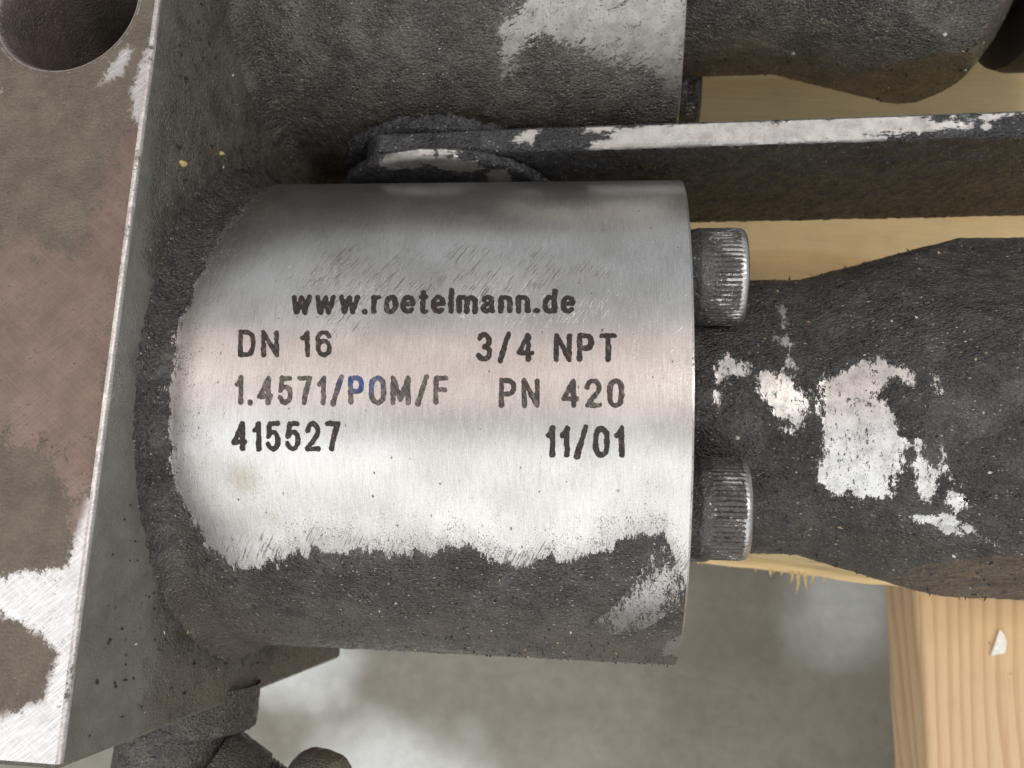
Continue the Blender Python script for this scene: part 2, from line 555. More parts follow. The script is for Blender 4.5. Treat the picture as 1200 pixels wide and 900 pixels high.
# ------------------------------------------------------------------ the setting
mb = MB()
xs = np.linspace(-900, 900, 181)
ys = np.linspace(-900, 900, 181)
X = np.zeros((181, 181, 3))
X[..., 0], X[..., 1], X[..., 2] = xs[:, None], ys[None, :], -175.0
u, v = X[..., 0].ravel(), X[..., 1].ravel()
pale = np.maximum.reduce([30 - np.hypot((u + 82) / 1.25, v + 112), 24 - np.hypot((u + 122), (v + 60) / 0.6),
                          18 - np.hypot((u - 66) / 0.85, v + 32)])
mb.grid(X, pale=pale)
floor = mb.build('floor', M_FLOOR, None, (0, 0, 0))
floor['kind'] = 'structure'


# ------------------------------------------------------------------ wooden pallet
pallet = thing('wooden_pallet', 'rough pine pallet lying under the steel valves, its board edge frayed', 'pallet', (0, 0, -175))
ORG = (0, 0, -175)
ZP = -42.0


def board(name, x0, x1, y0, y1, z0, z1, ang, mat, seed, rag=0.5, pivot=(0, 0)):
    mb = MB()
    nx, ny = 160, 70
    U = np.linspace(0, 1, nx)
    V = np.linspace(0, 1, ny)
    # closed profile round the board: top strip then down the sides (rounded arrises)
    w, h, r = y1 - y0, z1 - z0, 1.4
    prof = [(0, -h)] + [(0, -h + (h - r) * t) for t in (0.35, 0.7, 1)] + [(r * (1 - math.cos(a)), -r + r * math.sin(a)) for a in (0.4, 0.8, 1.2)]
    prof += [(r + (w - 2 * r) * t, 0) for t in np.linspace(0, 1, 48)]
    prof += [(w - r + r * math.sin(a), -r + r * math.cos(a)) for a in (0.4, 0.8, 1.2)] + [(w, -h + (h - r) * t) for t in (1, 0.7, 0.35)] + [(w, -h)]
    prof = np.array(prof)
    X = np.zeros((nx, len(prof), 3))
    X[..., 0] = (x0 + (x1 - x0) * U)[:, None]
    X[..., 1] = y0 + prof[:, 0]
    X[..., 2] = z1 + prof[:, 1]
    F = X.reshape(-1, 3)
    n = fbm(F * np.array([0.25, 1, 1]), 0.35, 4, seed) * rag
    edge = np.minimum(F[:, 1] - y0, y1 - F[:, 1]) < r * 1.01
    F[:, 1] += np.where(edge, n * np.where(F[:, 1] < (y0 + y1) / 2, 1, -1), 0)
    F[:, 2] += 0.25 * fbm(F * np.array([0.05, 1, 1]), 0.3, 3, seed + 5)
    c, s = math.cos(ang), math.sin(ang)
    px, py = pivot
    F[:, 0], F[:, 1] = px + c * (F[:, 0] - px) - s * (F[:, 1] - py), py + s * (F[:, 0] - px) + c * (F[:, 1] - py)
    k = len(prof)
    mb.grid(F.reshape(X.shape), wrap=True)
    mb.add(F.reshape(X.shape)[0], [tuple(range(k))])
    mb.add(F.reshape(X.shape)[-1], [tuple(range(k))[::-1]])
    return mb.build(name, mat, pallet, ORG)


deck = board('deck_board', -260, 200, -19.9, 108, ZP - 22, ZP, R_(-4.6), M_PLANK, 3, 0.45, (5, -20))
stringer = board('cross_board', -150, 300, -60, 60, ZP - 23 - 21, ZP - 23, R_(90.8), M_STRINGER, 8, 0.12, (0, 0))
stringer.location = Vector((48.6 + 60 + 4.5, -60, 0)) * MM


def spike(mb, p, d, L, w, bend, n=6):
    """one tapered fibre"""
    d = Vector(d).normalized()
    side = d.cross(Vector((0, 0, 1))).normalized()
    upv = side.cross(d)
    rings = []
    for i in range(n):
        t = i / (n - 1)
        c = Vector(p) + d * (L * t) + side * (bend * t * t) + upv * (0.3 * bend * t)
        r = w * (1 - t) ** 0.8 + 0.02
        rings.append([c + side * r, c + upv * r * 0.7, c - side * r, c - upv * r * 0.7])
    mb.grid(np.array([[list(q) for q in r] for r in rings]), wrap=True)


for px, L, w, b in ((25.0, 4.2, 0.45, 0.8), (26.2, 3.2, 0.40, -0.5), (24.0, 2.6, 0.35, 0.6), (20.0, 1.8, 0.35, -0.3), (27.6, 2.2, 0.35, 0.4), (29.6, 1.8, 0.3, 0.7)):
    m_ = MB()
    spike(m_, (px, -19.4 - (px - 5) * 0.08, ZP - 1.0), (0.1 * b, -1, -0.12), L, w, b)
    m_.build('splinter', M_SPLINT, pallet, ORG)
m_ = MB()
for i in range(14):
    px = random.uniform(2, 36)
    spike(m_, (px, -20.0 - (px - 5) * 0.083 + random.uniform(-0.1, 0.4), ZP - random.uniform(0.2, 2.0)), (random.uniform(-1.5, 1.5), -1, random.uniform(-0.3, 0.2)),
          random.uniform(0.3, 1.0), random.uniform(0.08, 0.2), random.uniform(-0.5, 0.5), 4)
m_.build('frayed_fibres', M_SPLINT, pallet, ORG, kind='stuff')


# ------------------------------------------------------------------ grit helper
OCT = np.array([(1, 0, 0), (-1, 0, 0), (0, 1, 0), (0, -1, 0), (0, 0, 1), (0, 0, -1)], float)
OCTF = np.array([(0, 2, 4), (2, 1, 4), (1, 3, 4), (3, 0, 4), (2, 0, 5), (1, 2, 5), (3, 1, 5), (0, 3, 5)])


def grit(parent, org, pts, lo=0.06, hi=0.26, name='grit', seed=1, mat=None):
    """tiny irregular crumbs lying on a surface, one stuff mesh"""
    r = np.random.default_rng(seed)
    pts = np.asarray(pts)
    k = len(pts)
    size = lo + (hi * 1.3 - lo) * r.random(k) ** 3.5
    V = OCT[None] * (size[:, None, None] * r.uniform(0.45, 1.2, (k, 6, 1))) * r.uniform(0.5, 1.5, (k, 1, 3))
    a = r.uniform(0, 6.28, k)
    c, s = np.cos(a)[:, None], np.sin(a)[:, None]
    V = np.stack([c * V[..., 0] - s * V[..., 1], s * V[..., 0] + c * V[..., 1], V[..., 2]], -1) + pts[:, None, :]
    F = (OCTF[None] + 6 * np.arange(k)[:, None, None]).reshape(-1, 3)
    mb = MB()
    mb.add(V.reshape(-1, 3), F)
    return mb.build(name, mat or M_GRIT, parent, org, smooth=False, kind='stuff')


# ------------------------------------------------------------------ manifold block
BX, BH, BY = -60.0, 39.97, -40.9
CH = 0.52
block_org = (-95, 30, ZP)
HOLE = (-71.4, 41.2, 8.4)


def mk_block():
    mb = MB()
    # top face with the bolt hole cut out
    xs = np.concatenate([np.linspace(-135, -92, 20)[:-1], np.arange(-92, BX - CH + 1e-6, 0.22)])
    xs[-1] = BX - CH
    ys = np.concatenate([np.arange(BY + CH, 58, 0.22), np.linspace(58, 135, 40)])
    X = np.zeros((len(xs), len(ys), 3))
    X[..., 0], X[..., 1], X[..., 2] = xs[:, None], ys[None, :], BH
    F = X.reshape(-1, 3)
    u, v = F[:, 0].copy(), F[:, 1].copy()
    hd = np.hypot(u - HOLE[0], v - HOLE[1])
    # snap the ring of vertices next to the hole onto its countersunk rim
    rr = HOLE[2] + 0.55
    near = (hd > rr - 0.22) & (hd < rr + 0.12)
    F[near, 0] = HOLE[0] + (u[near] - HOLE[0]) * rr / hd[near]
    F[near, 1] = HOLE[1] + (v[near] - HOLE[1]) * rr / hd[near]
    hm = np.hypot(F[:, 0] - HOLE[0], F[:, 1] - HOLE[1]).reshape(X.shape[:2])
    cmin = np.minimum.reduce([hm[:-1, :-1], hm[1:, :-1], hm[1:, 1:], hm[:-1, 1:]])
    keep = cmin >= rr - 1e-6
    clean = [sd_poly(u, v, [(-80, -23.3), (-70, -23.2), (-62.3, -22.2), (-60.2, -14), (-59.4, -14), (-59.0, -42), (-62.6, -42), (-62.8, -34.5), (-61.9, -30.5), (-64, -28.6), (-68.5, -27.0), (-80, -27.4)]),
             sd_poly(u, v, [(-80, -37.2), (-66.5, -36.4), (-64.5, -35.2), (-61, -34), (-60, -42), (-80, -42)]),
             sd_poly(u, v, [(-63.0, 31.2), (-62.2, 34.6), (-63.3, 35.5), (-65.4, 33.0), (-66.2, 30.2)]) - 0.2,
             sd_poly(u, v, [(-80.5, 42), (-79.6, 35), (-77.5, 30), (-78.6, 28), (-82, 31)]) - 0.4,
             sd_poly(u, v, [(-61.3, 26), (-60.2, 25.5), (-59.7, 38.5), (-60.8, 35), (-62.0, 30)])]
    clean = np.maximum.reduce(clean)
    pink = sd_poly(u, v, [(-90, 9), (-72, 14.5), (-66, 13), (-63.5, 19), (-60.5, 27), (-59, 27), (-59, -24), (-61.8, -20), (-63.6, -13), (-67, -11.2), (-74, -9.5), (-90, -8)])  # outline of the pinkish reflection painted on the top face
    big = fbm(F, 0.22, 4, 21)
    dirt = np.minimum(-clean, np.where(pink > 0, -pink * 0.35, -pink * 0.5) + 0.15 + big * 1.1)
    dirt = np.where(clean > -1.2, np.minimum(dirt, np.clip(-clean, -0.62, 3)), dirt)
    tarn_sheen = sstep(0.6, -0.8, clean + 0.3 * big)
    F[:, 2] += np.where(near, 0, 0.05 * np.clip(dirt, 0, 1) * fbm(F, 1.2, 3, 5))
    mb.grid(F.reshape(X.shape), keep=keep, dirt=dirt, tarnish=tarn_sheen, dust=0.75 + 0.25 * big, flat=1.0)
    # hole: countersink and wall down through the block
    th = np.linspace(0, 2 * math.pi, 96, endpoint=False)
    rings = [(HOLE[2] + 0.9, BH - 0.004), (HOLE[2] + 0.4, BH - 0.06), (HOLE[2], BH - 0.6)] + [(HOLE[2], BH - z) for z in (6, 14, 24, 40, 60, 81)]
    H = np.array([[(HOLE[0] + r * math.cos(t), HOLE[1] + r * math.sin(t), z) for t in th] for r, z in rings])
    mb.grid(H, wrap=True, dirt=np.repeat([-0.6, -0.5, 0.6] + [1.5] * 6, 96), tarnish=0.6, dust=0.35, flat=0.8)
    # chamfered long edge, worn bright
    yy = np.arange(BY + CH, 135, 0.25)
    j = 0.10 * fbm(np.stack([yy * 0, yy, yy * 0], 1), 0.8, 4, 9, 0.6) * 0.6 + 0.02
    E = np.zeros((5, len(yy), 3))
    for i, t in enumerate(np.linspace(0, 1, 5)):
        bul = 0.12 * math.sin(math.pi * t)
        E[i, :, 0] = BX - CH + CH * t + bul - (j * math.sin(math.pi * t))
        E[i, :, 1] = yy
        E[i, :, 2] = BH - CH * t + bul - (j * math.sin(math.pi * t))
    e = E.reshape(-1, 3)
    mb.grid(E, dirt=-1.0 + 1.0 * fbm(e, 0.35, 4, 31), tarnish=0.25, dust=0.8, flat=1.0)
    # side face towards the valves
    zs = np.concatenate([np.arange(BH - CH, -30, -0.3), np.linspace(-30.5, ZP, 12)])
    ys = np.arange(BY + CH, 135, 0.3)
    S = np.zeros((len(zs), len(ys), 3))
    S[..., 0], S[..., 1], S[..., 2] = BX, ys[None, :], zs[:, None]
    F = S.reshape(-1, 3)
    y, z = F[:, 1], F[:, 2]
    n = fbm(F, 0.25, 4, 40)
    smooth_edge = np.interp(y, [-40, -20, 0, 20, 60], [25, 29, 34, 38.0, 38.5])
    dirt = (smooth_edge - z + 3.0 * n) * 0.35
    film = sstep(1.2, -0.5, dirt)
    rc = np.hypot(y, z)
    dust = np.interp(y, [-40, -15, 20, 40], [0.85, 0.66, 0.55, 0.50]) + 0.25 * n - 0.55 * sstep(40, 34.5, rc)
    rough = sstep(-0.3, 1.0, dirt)
    F[:, 0] += rough * (0.05 * fbm(F, 1.8, 3, 50) + 0.06 * np.clip(fbm(F, 0.6, 3, 51), 0, 1))
    mb.grid(S, dirt=3.0, tarnish=1.0, dust=dust, film=film)
    # end chamfer, end face, bottom and back
    yb = BY
    b = ZP
    e = [(-135, BY + CH, BH), (BX - CH, BY + CH, BH), (BX, BY + CH, BH - CH), (BX, BY + CH, b),
         (-135, yb, BH - CH), (BX - CH, yb, BH - CH), (BX - CH, yb, b), (-135, yb, b), (-135, 135, BH), (BX, 135, BH - CH), (BX - CH, 135, BH), (-135, 135, b), (BX, 135, b)]
    mb.add(e, [(0, 4, 5, 1), (1, 5, 2), (2, 5, 6, 3), (4, 7, 6, 5), (0, 8, 11, 7, 4), (8, 10, 9, 12, 11), (7, 11, 12, 3, 6)], dirt=1.0, tarnish=1.0, dust=0.6)
    return mb.build('manifold_block', M_BLOCK, None, block_org)


block = tag(mk_block(), 'big brown dirty steel block with a round bolt hole and a bright worn edge', 'steel block')
k = 2600
yy = rng.uniform(-39, 60, k)
zz = rng.uniform(-25, 36, k)
grit(block, block_org, np.stack([np.full(k, BX + 0.1), yy, zz], 1), 0.04, 0.24, seed=3)

# ------------------------------------------------------------------ ball valves
RC = 33.0


def r_at(x):
    return RC - 0.006 * (x + 30) * 2 * 0.5


def mk_body(yc, near, mat, parent, org):
    mb = MB()
    nth = 760 if near else 420
    xs = np.concatenate([np.arange(-61, -50, 0.18), np.arange(-50, -0.75, 0.24 if near else 0.4), [-0.55, -0.3]])
    th = np.linspace(-math.pi, math.pi, nth, endpoint=False)
    XX, TT = np.meshgrid(xs, th, indexing='ij')
    S = RC * TT
    rr = r_at(XX)
    P0 = np.stack([XX, yc + rr * np.sin(TT), rr * np.cos(TT)], -1)
    F = P0.reshape(-1, 3)
    x, s, t = XX.ravel(), S.ravel(), TT.ravel()
    n1 = fbm(F, 0.3, 4, 60)
    st = fbm(np.stack([x * 1.2, s * 0.22, x * 0], 1), 0.9, 3, 61)
    if near:
        sb = np.interp(x, [-60, -57.4, -55.8, -53.7, -50.7, -46.8, -41.4, -36.4, -28.6, -24.7, -19.2, -15.4, -10.8, -8, -5.4, -2.7, -2.0, 0],
                       [-10, -12.6, -19.5, -21.7, -24.3, -23.0, -21.1, -21.2, -21.0, -19.9, -22.5, -21.0, -20.2, -19.0, -17.5, -17.6, -20.0, -24])
        low = sb - s
        xl = np.interp(s, [-30, -22, -12.6, -5, 0.8, 5.9, 11.7, 19, 26.8, 33, 37.6], [-50, -53.5, -57.3, -57.4, -57.4, -57.0, -55.8, -55.4, -54.4, -54.4, -53.0])
        left = (xl - x) + 0.7 * n1
        dirt = np.maximum(low + 0.9 * st, left)
        patch = sd_poly(x, s, [(-3.4, -19.5), (-6.2, -25.5), (-9.6, -31.0), (-8.0, -33.2), (-5.0, -32.0), (-1.2, -27), (0.5, -24), (0.5, -17), (-2.0, -19)])
        dirt = np.where(patch > -0.6, np.minimum(dirt, 0.05 - patch * 0.16 + 0.30 * n1), dirt)
        patch2 = sd_poly(x, s, [(-1.9, -35.0), (0.3, -32), (0.3, -40), (-2.4, -40)])
        dirt = np.where(patch2 > -0.5, np.minimum(dirt, -patch2), dirt)
        dirt = np.where(np.abs(t) > 2.0, 2.0, dirt)
        scuff = np.exp(-((s - 11) / 5.0) ** 2) * sstep(-50, -42, x) * sstep(-2, -16, x) + 0.75 * np.exp(-((s - 4) / 3.5) ** 2 - ((x + 37) / 3) ** 2) \
            + 0.5 * np.exp(-((s + 21) / 4) ** 2)
        stain = np.exp(-((x + 48.8) / 2.4) ** 2 - ((s + 12.6) / 2.0) ** 2) + 0.6 * np.exp(-((x + 46) / 3) ** 2 - ((s + 17) / 3) ** 2)
        dust = 0.15 + 0.2 * n1 + 0.5 * sstep(-24, -36, s) + 0.25 * sstep(-50, -56, x) * sstep(-14, -26, s)
    else:
        clean = sd_poly(x, s, [(-24, -35.5), (-19.5, -30.2), (-12, -33.4), (-5, -35.5), (0.2, -40.5), (0.3, -20), (-14, -20), (-24, -29)])
        dirt = np.where(clean > -3, np.maximum(-clean * 0.34, -0.55), 3.0)
        scuff = stain = 0 * x
        dust = 0.30 + 0.3 * n1
    k = sstep(-0.2, 1.2, dirt)
    # dirt has body: lumps and a fillet where the cylinder meets the block
    fil = np.clip((-56.6 - x) / 3.4, 0, 1) ** 2 * 2.2
    lump = k * (0.10 + 0.07 * fbm(F, 1.7, 3, 70) + 0.11 * np.clip(fbm(F, 0.55, 3, 71), 0, 1)) * (1.0 if near else 0.8)
    rad = rr.ravel() + lump + fil * (0.6 + 0.4 * k) + fil * 0.15 * fbm(F, 1.3, 3, 72)
    G_ = np.stack([x, yc + rad * np.sin(t), rad * np.cos(t)], 1).reshape(XX.shape + (3,))
    mb.grid(G_, wrap=True, flip=True, dirt=dirt, scuff=scuff, stain=stain, dust=dust)
    # chamfered rim and end face
    rend = np.linalg.norm(G_[-1, :, 1:] - np.array([yc, 0]), axis=1)
    r1 = r_at(0.0)
    rings = [(-0.3, None), (-0.08, r1 - 0.08), (0.0, r1 - 0.3)] + [(0.0, q) for q in (30.5, 26, 21, 15)]
    E = np.zeros((len(rings), nth, 3))
    for i, (xx, q) in enumerate(rings):
        qq = rend if q is None else np.full(nth, q)
        E[i, :, 0], E[i, :, 1], E[i, :, 2] = xx, yc + qq * np.sin(th), qq * np.cos(th)
    de = np.full((len(rings), nth), -1.5)
    de[3:] = 2.0
    de[:3] = np.where(np.abs(th)[None] < 1.25, -1.5, -0.6)
    mb.grid(E, wrap=True, flip=True, dirt=de, dust=0.2)
    return mb.build('valve_body', mat, parent, org)


def mk_screw(yc, zc, r, L, parent, org, seed, wear):
    mb = MB()
    nth = 288
    th = np.linspace(0, 2 * math.pi, nth, endpoint=False)
    prof = [(-0.2, 0.93), (0.4, 0.97), (1.2, 0.985), (1.35, 1.0)] + [(xx, 1.0) for xx in np.linspace(1.6, L - 1.25, 22)] + [(L - 1.0, 0.995), (L - 0.6, 0.99), (L - 0.22, 0.965), (L, 0.92), (L, 0.62)]
    X = np.zeros((len(prof), nth, 3))
    kn = np.zeros((len(prof), nth))
    rim = np.zeros((len(prof), nth))
    for i, (xx, q) in enumerate(prof):
        ridge = np.abs(((th / (2 * math.pi) * 60) % 1) - 0.5) * 2
        amt = 1.0 if 2.6 < xx < L - 0.9 else 0.0
        rad = r * q - 0.17 * amt * sstep(0.45, 0.85, ridge)
        X[i, :, 0], X[i, :, 1], X[i, :, 2] = xx, yc + rad * np.sin(th), zc + rad * np.cos(th)
        kn[i] = amt * sstep(0.4, 0.8, ridge)
        rim[i] = 1.0 if L - 0.7 < xx <= L and q > 0.8 else 0.0
    F = X.reshape(-1, 3)
    n = fbm(F, 0.5, 4, seed)
    d = 1.0 + 1.2 * n + kn.ravel() * 1.3 - 1.5 * rim.ravel() * (0.6 + 0.9 * n) - wear * sstep(2.0, L - 0.5, F[:, 0])
    d = np.where(F[:, 0] < 2.2, d + 0.8, d)
    k = sstep(0, 1, d)
    lump = (k * 0.05 * fbm(F, 1.6, 3, seed + 3) + k * kn.ravel() * 0.04)[:, None]
    nr = np.stack([0 * F[:, 0], F[:, 1] - yc, F[:, 2] - zc], 1)
    nr /= np.linalg.norm(nr, axis=1)[:, None] + 1e-9
    F += nr * lump
    mb.grid(X, wrap=True, flip=True, dirt=d, dust=0.2)
    # hexagon socket sunk into the head
    hx = [(L, 0.62 * r, None), (L, 0.5 * r, 6), (L - 4.0, 0.5 * r, 6), (L - 4.0, 0.05, 6)]
    H = np.zeros((4, nth, 3))
    for i, (xx, q, s_) in enumerate(hx):
        rad = np.full(nth, q) if s_ is None else q * math.cos(math.pi / 6) / np.cos((th % (math.pi / 3)) - math.pi / 6)
        H[i, :, 0], H[i, :, 1], H[i, :, 2] = xx, yc + rad * np.sin(th), zc + rad * np.cos(th)
    mb.grid(H, wrap=True, flip=True, dirt=2.0, dust=0.2)
    return mb.build('cap_screw', M_SCREW, parent, org)


def disc_y(mb, xc, zc, r, y0, y1, fn, seed, lump=0.2, dust=0.2):
    """a disc with its axis along y and rounded rims"""
    nth = 260
    th = np.linspace(0, 2 * math.pi, nth, endpoint=False)
    w = y1 - y0
    prof = [(y0, q * r) for q in np.linspace(0.02, 0.96, 26)] + [(y0 + 0.12, 0.985 * r), (y0 + 0.35, r)] + [(y0 + 0.35 + (w - 0.7) * t, r) for t in (0.25, 0.5, 0.75, 1)] + [(y1 - 0.12, 0.985 * r)] \
        + [(y1, q * r) for q in np.linspace(0.96, 0.02, 10)]
    X = np.array([[(xc + q * math.sin(t), yy, zc + q * math.cos(t)) for t in th] for yy, q in prof])
    F = X.reshape(-1, 3)
    d = fn(F)
    k = sstep(-0.2, 0.8, d) * lump
    rad = F - np.array([xc, (y0 + y1) / 2, zc])
    rad /= np.linalg.norm(rad, axis=1)[:, None] + 1e-9
    F += rad * (k * (0.5 + 0.8 * fbm(F, 1.3, 4, seed) + 0.6 * np.clip(fbm(F, 0.5, 3, seed + 1), 0, 1)))[:, None]
    mb.grid(X, wrap=True, flip=True, dirt=d, dust=dust)


def mk_lever(parent, org, y_off):
    mb = MB()
    L0, L1, zc, hh, tk = -45.6, 95.0, 0.6, 13.6, 3.4
    # profile round the bar section (y, z): small chamfers on the top edges
    c = 0.45
    zt, zb = zc + hh, zc - hh
    sec = [(0, z) for z in np.linspace(zb, zt - c, 48)] + [(c * 0.5, zt - c * 0.5), (c, zt)] + [(c + (tk - 2 * c) * t, zt) for t in np.linspace(0.08, 0.92, 12)] \
        + [(tk - c, zt), (tk - 0.5 * c, zt - 0.5 * c), (tk, zt - c)] + [(tk, z) for z in np.linspace(zt - 3, zb, 10)]
    sec = np.array(sec)
    xs = np.arange(L0, L1, 0.28)
    X = np.zeros((len(xs), len(sec), 3))
    X[..., 0] = xs[:, None]
    X[..., 1] = sec[None, :, 0]
    X[..., 2] = sec[None, :, 1]
    F = X.reshape(-1, 3)
    x = F[:, 0].copy()
    # round the hub end
    e = np.clip((-41.0 - x) / 4.6, 0, 1)
    F[:, 2] = zc + (F[:, 2] - zc) * np.sqrt(np.clip(1 - 0.9 * e * e, 0, 1))
    up = F[:, 2] > zt - c - 0.01
    yl = F[:, 1].copy()
    clean = np.maximum.reduce([
        sd_poly(x, yl, [(-12.0, -0.4), (-11.6, 1.0), (-9.8, 1.3), (-9.0, 2.6), (-3, 3.2), (6, 3.6), (11, 3.0), (21, 3.4), (29, 3.0), (33, 2.0), (38.5, 1.2), (30, 0.75), (25, 0.2), (22, -0.4)]),
        sd_poly(x, yl, [(-22.6, 1.4), (-20, 1.0), (-18.2, 3.6), (-20.5, 3.0)]), sd_poly(x, yl, [(-12.8, 2.4), (-10, 2.6), (-7, 4), (-13, 4)]),
        sd_line(x, yl, [(8, 3.4), (30, 3.3), (60, 3.3)], 0.4), sd_poly(x, yl, [(36, 2.2), (39, 2.1), (41, 3.2), (37, 3.0)])])
    clean = clean + 0.5 * fbm(F, 0.9, 3, 84)
    front = (yl < c * 0.9) & up
    n = fbm(F, 0.6, 4, 81)
    d = np.where(up, np.clip(-clean, -0.7, 9) + 0.25 * n, 2.5)
    d = np.where(front & (x > -12) & (x < 26), -0.8 + 0.6 * n, d)
    k = sstep(-0.2, 0.8, d)
    lump = k * (0.06 + 0.08 * fbm(F, 1.6, 4, 82) + 0.12 * np.clip(fbm(F, 0.6, 3, 83), 0, 1))
    F[:, 2] += np.where(up, lump, 0)
    F[:, 1] += np.where(up, 0, np.where(yl < 1, -lump, lump))
    F[:, 1] += y_off + 34.3 + 0.0105 * (x + 25)
    mb.grid(X, wrap=True, dirt=d, dust=np.where(up, 0.02, -0.5))
    m_ = len(sec)
    mb.add(X[0], [tuple(range(m_))], dirt=2.0, dust=0.1)
    mb.add(X[-1], [tuple(range(m_))[::-1]], dirt=2.0, dust=0.1)
    return mb.build('lever', M_LEVER, parent, org)


VALVES = 'steel ball valves bolted to the block'
valve = thing('ball_valve', 'bright brushed steel valve cylinder with black etched writing and a flat bar lever', 'valve', (0, 0, -33), VALVES)
VO = (0, 0, -33)
body = mk_body(0, True, M_BODY, valve, VO)
lever = mk_lever(valve, VO, 0.0)


def boss_fn(F):
    x, z, y = F[:, 0], F[:, 2], F[:, 1]
    cl = np.maximum(sd_poly(x, z, [(-41, 14.4), (-40.3, 12.9), (-36, 13.6), (-34.2, 14.2), (-32.5, 12.0), (-28.8, 10.6), (-26.5, 12.6), (-29, 15.5), (-34, 17.5), (-39, 16.5)]),
                    sd_poly(x, z, [(-26.2, 12.2), (-23.5, 12.0), (-23.2, 9.0), (-24.8, 6.2), (-27.4, 5.0), (-26.6, 8.0), (-27.4, 9.8)]))
    cl = cl + 0.9 * fbm(F, 1.1, 3, 95)
    return np.where(y < 33.9, np.clip(-cl * 0.8 + 0.1, -0.45, 3), 1.6)


mb = MB()
disc_y(mb, -33.8, 0.0, 16.2, 32.6, 34.25, boss_fn, 90, 0.25, 0.12)
mb.build('stem_boss', M_LEVER, valve, VO)
mb = MB()
disc_y(mb, -34.6, 0.0, 15.0, 37.4, 39.4, lambda F: np.full(len(F), 2.0), 93, 0.7, 0.25)
mb.build('stem_washer', M_LEVER, valve, VO)
for i, (yc, zc, wear) in enumerate(((14.5, 19.8, 1.15), (-13.2, 19.8, 0.75), (15.4, -19.8, 0), (-14.0, -19.8, 0))):
    mk_screw(yc, zc, 5.85, 6.8, valve, VO, 100 + 7 * i, wear)

FAR_Y = 74.0
far = thing('ball_valve', 'dark greasy valve cylinder behind the lever, with one scraped pale corner', 'valve', (0, FAR_Y, -33), VALVES)
FO = (0, FAR_Y, -33)
mk_body(FAR_Y, False, M_FAR, far, FO)
for i, (yc, zc) in enumerate(((14.6, 19.8), (-13.9, 19.8), (14.0, -19.8), (-14.6, -15.5))):
    mk_screw(FAR_Y + yc, zc, 6.1, 5.0, far, FO, 150 + 7 * i, -1.6)

# grit on the greasy parts of the near valve
k = 2600
x = rng.uniform(-57, -1, k)
s = rng.uniform(-46, -20.5, k)
sb = np.interp(x, [-57, -50.7, -41, -24.7, -19, -8, -2.7, 0], [-14, -24.8, -22, -21, -23.5, -20, -19, -26])
ok = s < sb - 0.5
t = s[ok] / RC
grit(body, VO, np.stack([x[ok], (RC + 0.22) * np.sin(t), (RC + 0.22) * np.cos(t)], 1), 0.03, 0.13, seed=11)

# ------------------------------------------------------------------ lettering etched round the cylinder
HW = 0.090


def arc(cx, cy, rx, ry, a0, a1, n=9):
    return [(cx + rx * math.cos(R_(a0 + (a1 - a0) * i / n)), cy + ry * math.sin(R_(a0 + (a1 - a0) * i / n))) for i in range(n + 1)]


def oval(e=0.32):
    return arc(.5, 1 - e, .5, e, 0, 180) + arc(.5, e, .5, e, 180, 360) + [(1, 1 - e)]


